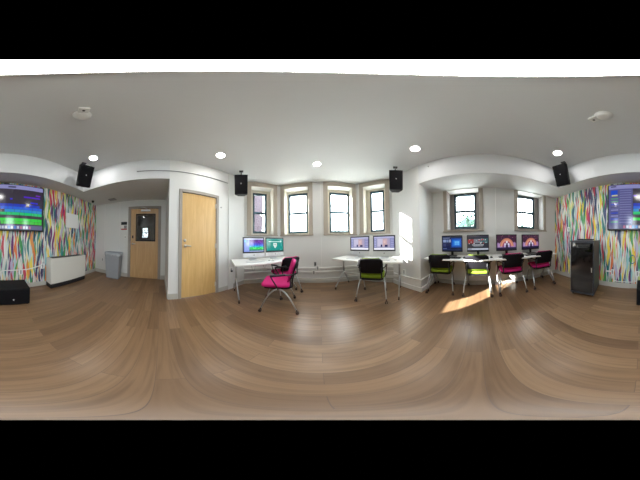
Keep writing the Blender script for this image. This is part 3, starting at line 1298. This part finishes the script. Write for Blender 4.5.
def back_shell(g, w0, w1, z0, z1, yb, lean, thick, bow=.022, nu=10, nv=8, rnd=.05):
    """Curved backrest sheet, facing +Y, rounded at the top corners."""
    front, rear = [], []
    for j in range(nv + 1):
        v = j / nv
        z = z0 + (z1 - z0) * v
        w = w0 + (w1 - w0) * v
        e = max(0, (v - .82) / .18)
        e0 = max(0, (.15 - v) / .15)
        w -= rnd * (1 - math.sqrt(max(0, 1 - e * e))) + rnd * .6 * (1 - math.sqrt(max(0, 1 - e0 * e0)))
        fr_, rr_ = [], []
        for i in range(nu + 1):
            u = -1 + 2 * i / nu
            y = yb - lean * v + bow * u * u - .02 * math.sin(v * PI) * (1 - u * u)
            fr_.append(g.bm.verts.new(g.M @ Vector((u * w, y + thick / 2, z))))
            rr_.append(g.bm.verts.new(g.M @ Vector((u * w, y - thick / 2, z))))
        front.append(fr_)
        rear.append(rr_)
    fs = []
    for j in range(nv):
        for i in range(nu):
            fs.append(g.bm.faces.new((front[j][i], front[j][i + 1], front[j + 1][i + 1], front[j + 1][i])))
            fs.append(g.bm.faces.new((rear[j][i + 1], rear[j][i], rear[j + 1][i], rear[j + 1][i + 1])))
    for j in range(nv):
        fs.append(g.bm.faces.new((front[j][0], front[j + 1][0], rear[j + 1][0], rear[j][0])))
        fs.append(g.bm.faces.new((front[j + 1][nu], front[j][nu], rear[j][nu], rear[j + 1][nu])))
    for i in range(nu):
        fs.append(g.bm.faces.new((front[0][i + 1], front[0][i], rear[0][i], rear[0][i + 1])))
        fs.append(g.bm.faces.new((front[nv][i], front[nv][i + 1], rear[nv][i + 1], rear[nv][i])))
    for f_ in fs:
        f_.smooth = True


def make_chair(color):
    """Nesting chair on casters; faces local +Y, origin on the floor below its seat."""
    r = empty('office_chair', (0, 0, 0))
    g = MB()
    slab(g, .48, .46, .440, .500, None, .05)
    seat = g.build('seat', M[color], r)
    g = MB()
    slab(g, .45, .45, .418, .442, None, .02, .0)
    g.build('seat_pan', M['mesh'], seat)
    g = MB()
    back_shell(g, .228, .228, .545, .818, -.200, .105, .014)
    g.build('backrest', M['mesh'], r)
    g = MB()
    back_shell(g, .205, .205, .515, .822, -.168, .105, .034)
    g.build('back_cushion', M[color], r)
    for s in (-1, 1):
        g = MB()
        g.tube([(s * .19, -.12, .43), (s * .20, -.215, .45), (s * .20, -.218, .56), (s * .20, -.250, .66)], .012, 8)
        g.build('back_support', M['black'], r)
    for s in (-1, 1):
        for fwd in (1, -1):
            ex = .245 if fwd > 0 else .278
            g = MB()
            g.tube(curve_pts((s * .235, fwd * .02, .425), (s * .25, fwd * .15, .40), (s * ex, fwd * .265, .085), 7), .0125, 8)
            lg = g.build('leg', M['silver'], r)
            c = MB()
            cx, cy = s * ex, fwd * .283
            for q in (-.014, .014):
                c.lathe([(0, q - .009), (.024, q - .009), (.027, q), (.024, q + .009), (0, q + .009)], (cx, cy, .027), 'X', 14)
            c.tube([(cx, cy - fwd * .015, .09), (cx, cy - fwd * .004, .045)], .010, 6)
            c.build('caster', M['caster'], lg)
        a = MB()
        a.tube([(s * .24, .0, .42), (s * .272, .03, .50), (s * .278, .11, .628)], .011, 8)
        a.tube([(s * .278, .11, .628), (s * .272, -.05, .645), (s * .232, -.225, .65)], .010, 8)
        ar = a.build('armrest', M['black'], r)
        a = MB()
        a.box((s * .278 - .024, -.12, -.008), (s * .278 + .024, .12, .010), T=Matrix.Translation((0, 0, .650)) @ Matrix.Rotation(-.09, 4, 'X'))
        a.build('arm_pad', M['black'], ar, bevel=.01, seg=3)
    g = MB()
    g.tube([(-.235, 0, .42), (.235, 0, .42)], .014, 8)
    g.build('crossbar', M['silver'], r)
    return r


green = make_chair('green')
pink = make_chair('pink')
CH = [
    ('pink', (-.70, 1.65), (-.95, -.31), 'magenta chair turned aside, its whole seat and armrest in full view', 'magenta office chairs'),
    ('pink', (-.82, 2.25), (-.81, .58), 'magenta chair mostly hidden behind the turned magenta chair in the bay', 'magenta office chairs'),
    ('green', (1.03, 1.83), (.634, .774), 'green chair standing alone at the bay desk with two silver computers', 'green office chairs'),
    ('green', (2.20, .88), (.93, .16), 'green chair with black back beside the pillar, before the blue desktop monitor', 'green office chairs'),
    ('green', (2.22, .06), (.99, -.02), 'green chair before the monitor of red and white pictures', 'green office chairs'),
    ('pink', (2.20, -.665), (.99, -.02), 'magenta chair at the wall desks standing next to a green chair', 'magenta office chairs'),
    ('pink', (2.20, -1.45), (.99, -.08), 'magenta chair at the wall desks nearest the patterned wall', 'magenta office chairs'),
]
used = set()
for kind, (x, y), (hx, hy), lb, grp in CH:
    src = green if kind == 'green' else pink
    o = src if kind not in used else copy_tree(src)
    used.add(kind)
    o.location = (x, y, 0)
    o.rotation_euler = (0, 0, math.atan2(hy, hx) - PI / 2)
    tag(o, lb, 'chair', grp)

# ------------------------------------------------------------------ back wall things
# heater
r = empty('convector_heater', (-1.735, YB + .15, 0), PI, 'off-white floor convector heater with black base against the patterned wall', 'heater')
g = MB()
g.box((-.59, -.13, .105), (.59, .12, .685))
g.build('heater_cabinet', M['heater'], r, bevel=.008)
g = MB()
g.box((-.58, -.12, .0), (.58, .12, .105))
g.build('plinth', M['black'], r)
g = MB()
g.box((-.52, -.09, .685), (.52, .09, .689))
for k in range(24):
    g.box((-.52 + k * .0434, -.09, .689), (-.505 + k * .0434, .09, .694))
g.build('top_grille', M['darkgrille'], r)
# access panel
g = MB()
g.box((-2.235, YB, 1.41), (-1.765, YB + .015, 1.80))
tag(g.build('wall_panel', M['white'], bevel=.004), 'plain white square panel on the patterned wall above the heater', 'panel')
# subwoofer
r = empty('subwoofer', (-.235, -1.63 - .21, 0), PI, 'low black subwoofer box on the floor below the television', 'speaker')
g = MB()
g.box((-.28, -.20, .012), (.28, .21, .31))
g.build('cabinet', M['box'], r, bevel=.008)
g = MB()
g.box((-.27, -.212, .022), (.27, -.20, .30))
g.build('grille', M['grille'], r, bevel=.004)
g = MB()
g.lathe([(0, 0), (.012, 0), (.012, -.004), (0, -.004)], (.0, -.212, .12), 'Y', 16)
g.build('badge', M['alu'], r)
for x in (-.24, .24):
    for y in (-.17, .18):
        g = MB()
        g.lathe([(0, 0), (.02, 0), (.02, .012), (0, .012)], (x, y, 0), 'Z', 12)
        g.build('foot_pad', M['black'], r)
# rack cabinet
rr = math.atan2(.107, .474)
r = empty('rack_cabinet', (1.072 + .25 * .22, -1.68 - .25 * .975, 0), PI + rr, 'black audio rack cabinet with smoked glass door on casters', 'cabinet')
g = MB()
g.box((-.245, -.26, .07), (.245, -.24, 1.02))
for x in (-.245, .225):
    g.box((x, -.27, .07), (x + .02, .27, 1.02))
g.box((-.245, .25, .07), (.245, .27, 1.02))
g.box((-.25, -.28, 1.02), (.25, .28, 1.045))
g.box((-.25, -.28, .05), (.25, .28, .07))
g.build('cabinet_body', M['rackgrey'], r, bevel=.004)
g = MB()
g.box((-.222, -.285, .09), (.222, -.262, 1.005))
dd = g.build('glass_door', M['gloss'], r, bevel=.004)
g = MB()
g.box((.195, -.292, .50), (.208, -.285, .58))
g.build('latch', M['chrome'], dd)
g = MB()
g.tube([(-.19, -.288, .93), (.12, -.288, .93)], .004, 6)
g.build('handle_strip', M['rackgrey'], dd)
for x in (-.21, .21):
    for y in (-.22, .22):
        c = MB()
        c.lathe([(0, -.012), (.021, -.012), (.024, 0), (.021, .012), (0, .012)], (x, y, .024), 'X', 14)
        c.tube([(x, y, .03), (x, y, .052)], .01, 6)
        c.build('caster', M['black'], r)
g = MB()
g.box((-.16, -.10, 0), (.16, .10, .028))
o = g.build('tray', M['black'], bevel=.005)
o.location = (1.11, -1.90, 1.0455)
o.rotation_euler = (0, 0, PI + rr)
tag(o, 'flat black tray device lying on top of the rack cabinet', 'device')
# rack cable
g = MB()
g.tube(curve_pts((1.52, YB + .02, .70), (1.55, -2.05, .15), (1.375, -1.90, .30), 12), .010, 8)
tag(g.build('power_cable', M['black']), 'black cable hanging between the wall and the rack cabinet', 'cable')


def outlet(x, z, label, name='wall_outlet', F=None, w=.075, h=.115):
    """Outlet on the plane given by F (local X along the wall, -Y into the room)."""
    r = empty(name, F @ Vector((x, 0, z)), 0, label, 'outlet')
    r.rotation_euler = F.to_euler()
    g = MB()
    g.box((-w / 2, -.012, -h / 2), (w / 2, 0, h / 2))
    g.build('cover_plate', M['white'], r, bevel=.004)
    g = MB()
    g.box((-.017, -.015, -.042), (.017, -.012, .042))
    g.build('socket_insert', M['bluegrey'], r)
    return r


FB = Matrix.Rotation(PI, 4, 'Z')
FB.translation = Vector((0, YB, 0))
outlet(.497, .375, 'white outlet on the patterned wall beside the subwoofer', F=FB, w=.10)
outlet(1.055, .475, 'white outlet on the patterned wall beside the heater', F=FB, w=.10)
outlet(-.645, .35, 'white outlet low on the patterned wall near the rack cabinet', F=FB)
outlet(-.05, .34, 'white outlet low on the patterned wall under the television', F=FB)
outlet(-1.98, 1.32, 'white plate high on the patterned wall between rack cabinet and window', F=FB)
g = MB()
g.tube([(-1.03, YB + .012, .50), (-.93, YB + .014, .485), (-.78, YB + .02, .45), (-.64, YB + .02, .432), (-.5, YB + .02, .43), (-.3, YB + .02, .425), (-.08, YB + .014, .42), (.03, YB + .014, .36)], .011, 8)
tag(g.build('wall_cable', M['cable']), 'white cable sagging along the patterned wall from the heater outlet', 'cable')
g = MB()
g.tube([(.64, YB + .014, .30), (.63, YB + .03, .22), (.59, YB + .03, .165), (.52, YB + .03, .15), (.3, YB + .03, .15), (.15, YB + .03, .155), (.08, YB + .03, .18), (.05, YB + .03, .24), (.05, YB + .014, .30)], .010, 8)
tag(g.build('looped_cable', M['cable']), 'white cable hanging in a shallow loop between two low outlets', 'cable')
g = MB()
g.box((.68, YB, .345), (.80, YB + .02, .375))
tag(g.build('cable_raceway', M['white']), 'short white raceway on the patterned wall behind the rack cabinet', 'raceway')
g = MB()
pts = [(.17 + .07 * math.cos(t), YB + .02 + .002 * k_, .66 + .085 * math.sin(t)) for k_, t in enumerate([2 * PI * i / 14 for i in range(33)])]
g.tube(pts, .006, 6)
g.tube([(.17, YB, .75), (.17, YB + .05, .752)], .006, 6)
tag(g.build('coiled_cable', M['bluecable']), 'small coil of blue cable hung on the patterned wall', 'cable')
g = MB()
g.box((.22, YB + .02, .0), (.66, YB + .035, .12))
tag(g.build('cover_board', M['base'], bevel=.003), 'low grey cover board at the foot of the wall under the looped cable', 'cover')

# recess: bin, sign, switch -------------------------------------------------
r = empty('waste_bin', (-2.98, -1.44, 0), 0, 'tall slim grey waste bin with a clear liner beside the glazed door', 'bin')


def tapered(g, w0, d0, w1, d1, z0, z1):
    v = [g.bm.verts.new(Vector(q)) for q in ((-w0, -d0, z0), (w0, -d0, z0), (w0, d0, z0), (-w0, d0, z0), (-w1, -d1, z1), (w1, -d1, z1), (w1, d1, z1), (-w1, d1, z1))]
    for q in ((3, 2, 1, 0), (0, 1, 5, 4), (1, 2, 6, 5), (2, 3, 7, 6), (3, 0, 4, 7)):
        g.bm.faces.new([v[i] for i in q])
    t = .008
    vi = [g.bm.verts.new(Vector(q)) for q in ((-w0 + t, -d0 + t, z0 + t), (w0 - t, -d0 + t, z0 + t), (w0 - t, d0 - t, z0 + t), (-w0 + t, d0 - t, z0 + t), (-w1 + t, -d1 + t, z1), (w1 - t, -d1 + t, z1), (w1 - t, d1 - t, z1), (-w1 + t, d1 - t, z1))]
    for q in ((0, 1, 2, 3), (0, 4, 5, 1), (1, 5, 6, 2), (2, 6, 7, 3), (3, 7, 4, 0)):
        g.bm.faces.new([vi[i] for i in q])
    for i in range(4):
        j = (i + 1) % 4
        g.bm.faces.new((v[4 + i], v[4 + j], vi[4 + j], vi[4 + i]))


g = MB()
tapered(g, .115, .205, .145, .25, 0, .76)
g.build('bin_body', M['bin'], r, bevel=.008)
g = MB()
g.box((-.155, -.26, .735), (.155, -.245, .765))
g.box((-.155, .245, .735), (.155, .26, .765))
g.box((-.155, -.245, .735), (-.14, .245, .765))
g.box((.14, -.245, .735), (.155, .245, .765))
g.build('rim', M['bin'], r, bevel=.004)
g = MB()
random.seed(2)
path = []
N = 40
for i in range(N):
    t = 2 * PI * i / N
    c_, s_ = math.cos(t), math.sin(t)
    k_ = 1 / max(abs(c_) / .160, abs(s_) / .265)
    path.append((c_ * k_, s_ * k_))
top = [g.bm.verts.new(Vector((x, y, .772))) for x, y in path]
bot = [g.bm.verts.new(Vector((x * random.uniform(1.0, 1.05), y * random.uniform(1.0, 1.03), .69 + random.uniform(-.03, .03)))) for x, y in path]
ins = [g.bm.verts.new(Vector((x * .86, y * .9, .70))) for x, y in path]
for i in range(N):
    j = (i + 1) % N
    g.bm.faces.new((top[i], top[j], bot[j], bot[i])).smooth = True
    g.bm.faces.new((ins[i], ins[j], top[j], top[i])).smooth = True
g.build('liner', M['liner'], r)

FN = frame((XN, YB), (XN, .13))      # local X runs towards +Y
outlet(-2.02 - YB, .46, 'white outlet low on the recess wall beside the waste bin', F=FN, w=.10)
r = empty('notice_sign', (XN, -1.195, 1.55), 0, 'small white, black and red notice on the wall beside the glazed door', 'sign')
g = MB()
g.box((0, -.115, -.13), (.006, .115, .13))
g.build('sign_board', M['white'], r, bevel=.002)
g = MB()
g.box((.006, -.105, .03), (.008, .105, .12))
for k_ in range(3):
    g.box((.006, .0, -.075 + k_ * .03), (.008, .10, -.055 + k_ * .03))
g.build('printed_block', M['signblack'], r)
g = MB()
g.box((.006, -.105, -.12), (.008, .105, -.085))
g.build('printed_band', M['red'], r)
r = empty('light_switch', (XN, -1.145, 1.21), 0, 'white light switch on the wall between the notice and the glazed door', 'switch')
g = MB()
g.box((0, -.038, -.06), (.008, .038, .06))
g.build('switch_plate', M['white'], r, bevel=.003)
g = MB()
g.box((.008, -.012, -.022), (.013, .012, .022))
g.build('rocker', M['bluegrey'], r, bevel=.002)

# bay outlets ---------------------------------------------------------------
FF = frame(B, C)
r = outlet(1.07, .52, 'grey outlet box above the raceway between the two bay desks', F=FF, w=.07, h=.12)
r.children[0].data.materials[0] = M['bluegrey']
r.children[1].data.materials[0] = M['darkslot']
FFr = frame((B[0], B[1] - .04), (C[0], C[1] - .04))
outlet(1.14, .42, 'white double outlet box on the raceway between the two bay desks', F=FFr, w=.11, h=.12)
outlet(1.03, .30, 'small white outlet on the lower raceway between the two bay desks', F=FFr, w=.10, h=.09)
FLw = frame((XW + .03, 0), (XW + .03, 2))
r = outlet(1.65, .47, 'white outlet with a dark plug on the wall beside the yellow door', F=FLw, w=.12, h=.13)
g = MB()
g.box((-.02, -.05, -.04), (.02, -.012, .0))
g.build('plug', M['darkslot'], r, bevel=.004)
FRw = frame((XE, 2.0), (XE, 1.2))
outlet(.22, .36, 'white outlet on the bay wall beside the pillar plinth', F=FRw, w=.09, h=.12)
for (x, lb) in ((.92, 'white outlet low on the wall behind the green chairs'), (2.3, 'white outlet low on the wall behind the magenta chairs')):
    outlet(x, .42, lb, F=frame((XR, YP), (XR, YB)), w=.10, h=.12)

# thin cables under the bay desks
for (F0, u, n, lb) in ((FL, uL, nL, 'thin dark cable hanging below the desk near the yellow door'), (FM, -uM, nM, 'thin dark cable hanging below the desk near the pillar')):
    for k_ in range(3):
        g = MB()
        a = F0 + u * (.45 + .3 * k_) + n * .50
        b = F0 + u * (.60 + .3 * k_) + n * .55
        g.tube(curve_pts((a.x, a.y, .700), ((a.x + b.x) / 2, (a.y + b.y) / 2, .25 + .1 * k_), (b.x, b.y, .700), 8), .004, 6)
        tag(g.build('hanging_cable', M['bluegrey']), lb, 'cable', lb.replace('thin dark cable', 'thin dark cables'))

# ------------------------------------------------------------------ outside
g = MB()
g.box((-60, -60, -3.2), (60, 60, -3.0))
structure(g.build('ground', M['ground']))


def tree(x, y, z, h, w, seed, label, n=7):
    random.seed(seed)
    r = empty('tree', (x, y, z), 0, label, 'tree', 'trees outside the windows')
    t = MB()
    t.tube([(0, 0, 0), (.05, .03, h * .3), (-.03, .04, h * .62)], [w * .07, w * .055, w * .03], 8)
    for k_ in range(4):
        a = random.uniform(0, 2 * PI)
        t.tube([(0, 0, h * (.35 + .06 * k_)), (math.cos(a) * w * .3, math.sin(a) * w * .3, h * (.6 + .05 * k_))], [w * .03, w * .012], 6)
    t.build('trunk', M['bark'], r)
    c = MB()
    for k_ in range(n * 60):
        q = k_ % n
        random.seed(seed * 100 + q)
        cx, cy, cz = random.uniform(-.32, .32) * w, random.uniform(-.32, .32) * w, h * random.uniform(.55, .88)
        rad = w * random.uniform(.16, .26)
        random.seed(seed * 7919 + k_)
        d_ = Vector((random.gauss(0, 1), random.gauss(0, 1), random.gauss(0, 1))).normalized()
        pc = Vector((cx, cy, cz)) + d_ * rad * random.uniform(.6, 1.05)
        e1 = Vector((random.gauss(0, 1), random.gauss(0, 1), random.gauss(0, 1))).normalized()
        e2 = e1.cross(d_).normalized()
        s_ = w * .07 * random.uniform(.7, 1.3)
        c.face([pc - e1 * s_, pc - e2 * s_ * .6, pc + e1 * s_, pc + e2 * s_ * .6])
    c.build('crown', M['leaf'], r)
    return r


tree(14.5, 2.1, -3, 7.4, 4.6, 1, 'broad green tree outside the window nearest the pillar')
tree(15.5, 5.1, -3, 7.1, 2.6, 2, 'smaller tree next to the broad tree, closer to the pillar')
tree(15.5, -6.3, -3, 7.0, 2.4, 3, 'tree outside the window nearest the patterned wall')


def house(x, y, z, w, d, h, material, label, rz=0, windows=()):
    r = empty('building', (x, y, z), rz, label, 'building')
    g = MB()
    g.box((-w / 2, -d / 2, 0), (w / 2, d / 2, h))
    g.build('facade', material, r)
    g = MB()
    g.box((-w / 2 - .1, -d / 2 - .1, h), (w / 2 + .1, d / 2 + .1, h + .2))
    g.build('parapet', M['stucco'] if material is not M['stucco'] else M['bluegrey'], r)
    for wx, wz in windows:
        g = MB()
        g.box((wx - .35, -d / 2 - .04, wz - .6), (wx + .35, -d / 2 + .02, wz + .6))
        g.build('house_window', M['bluegrey'], r)
    return r


house(-5.51, 4.91, -3, 4.0, 2.2, 8.4, M['brick'], 'dark brick building outside the bay window next to the yellow door', .62, [(-.3, 5.3), (.9, 5.3), (1.0, 7.2)])
house(24, -13.8, -3, 9, 6, 4.9, M['stucco'], 'pale orange building outside the window nearest the patterned wall', PI / 2 * 1.0 + PI, [(-2, 3.2), (0, 3.2), (2, 3.2)])
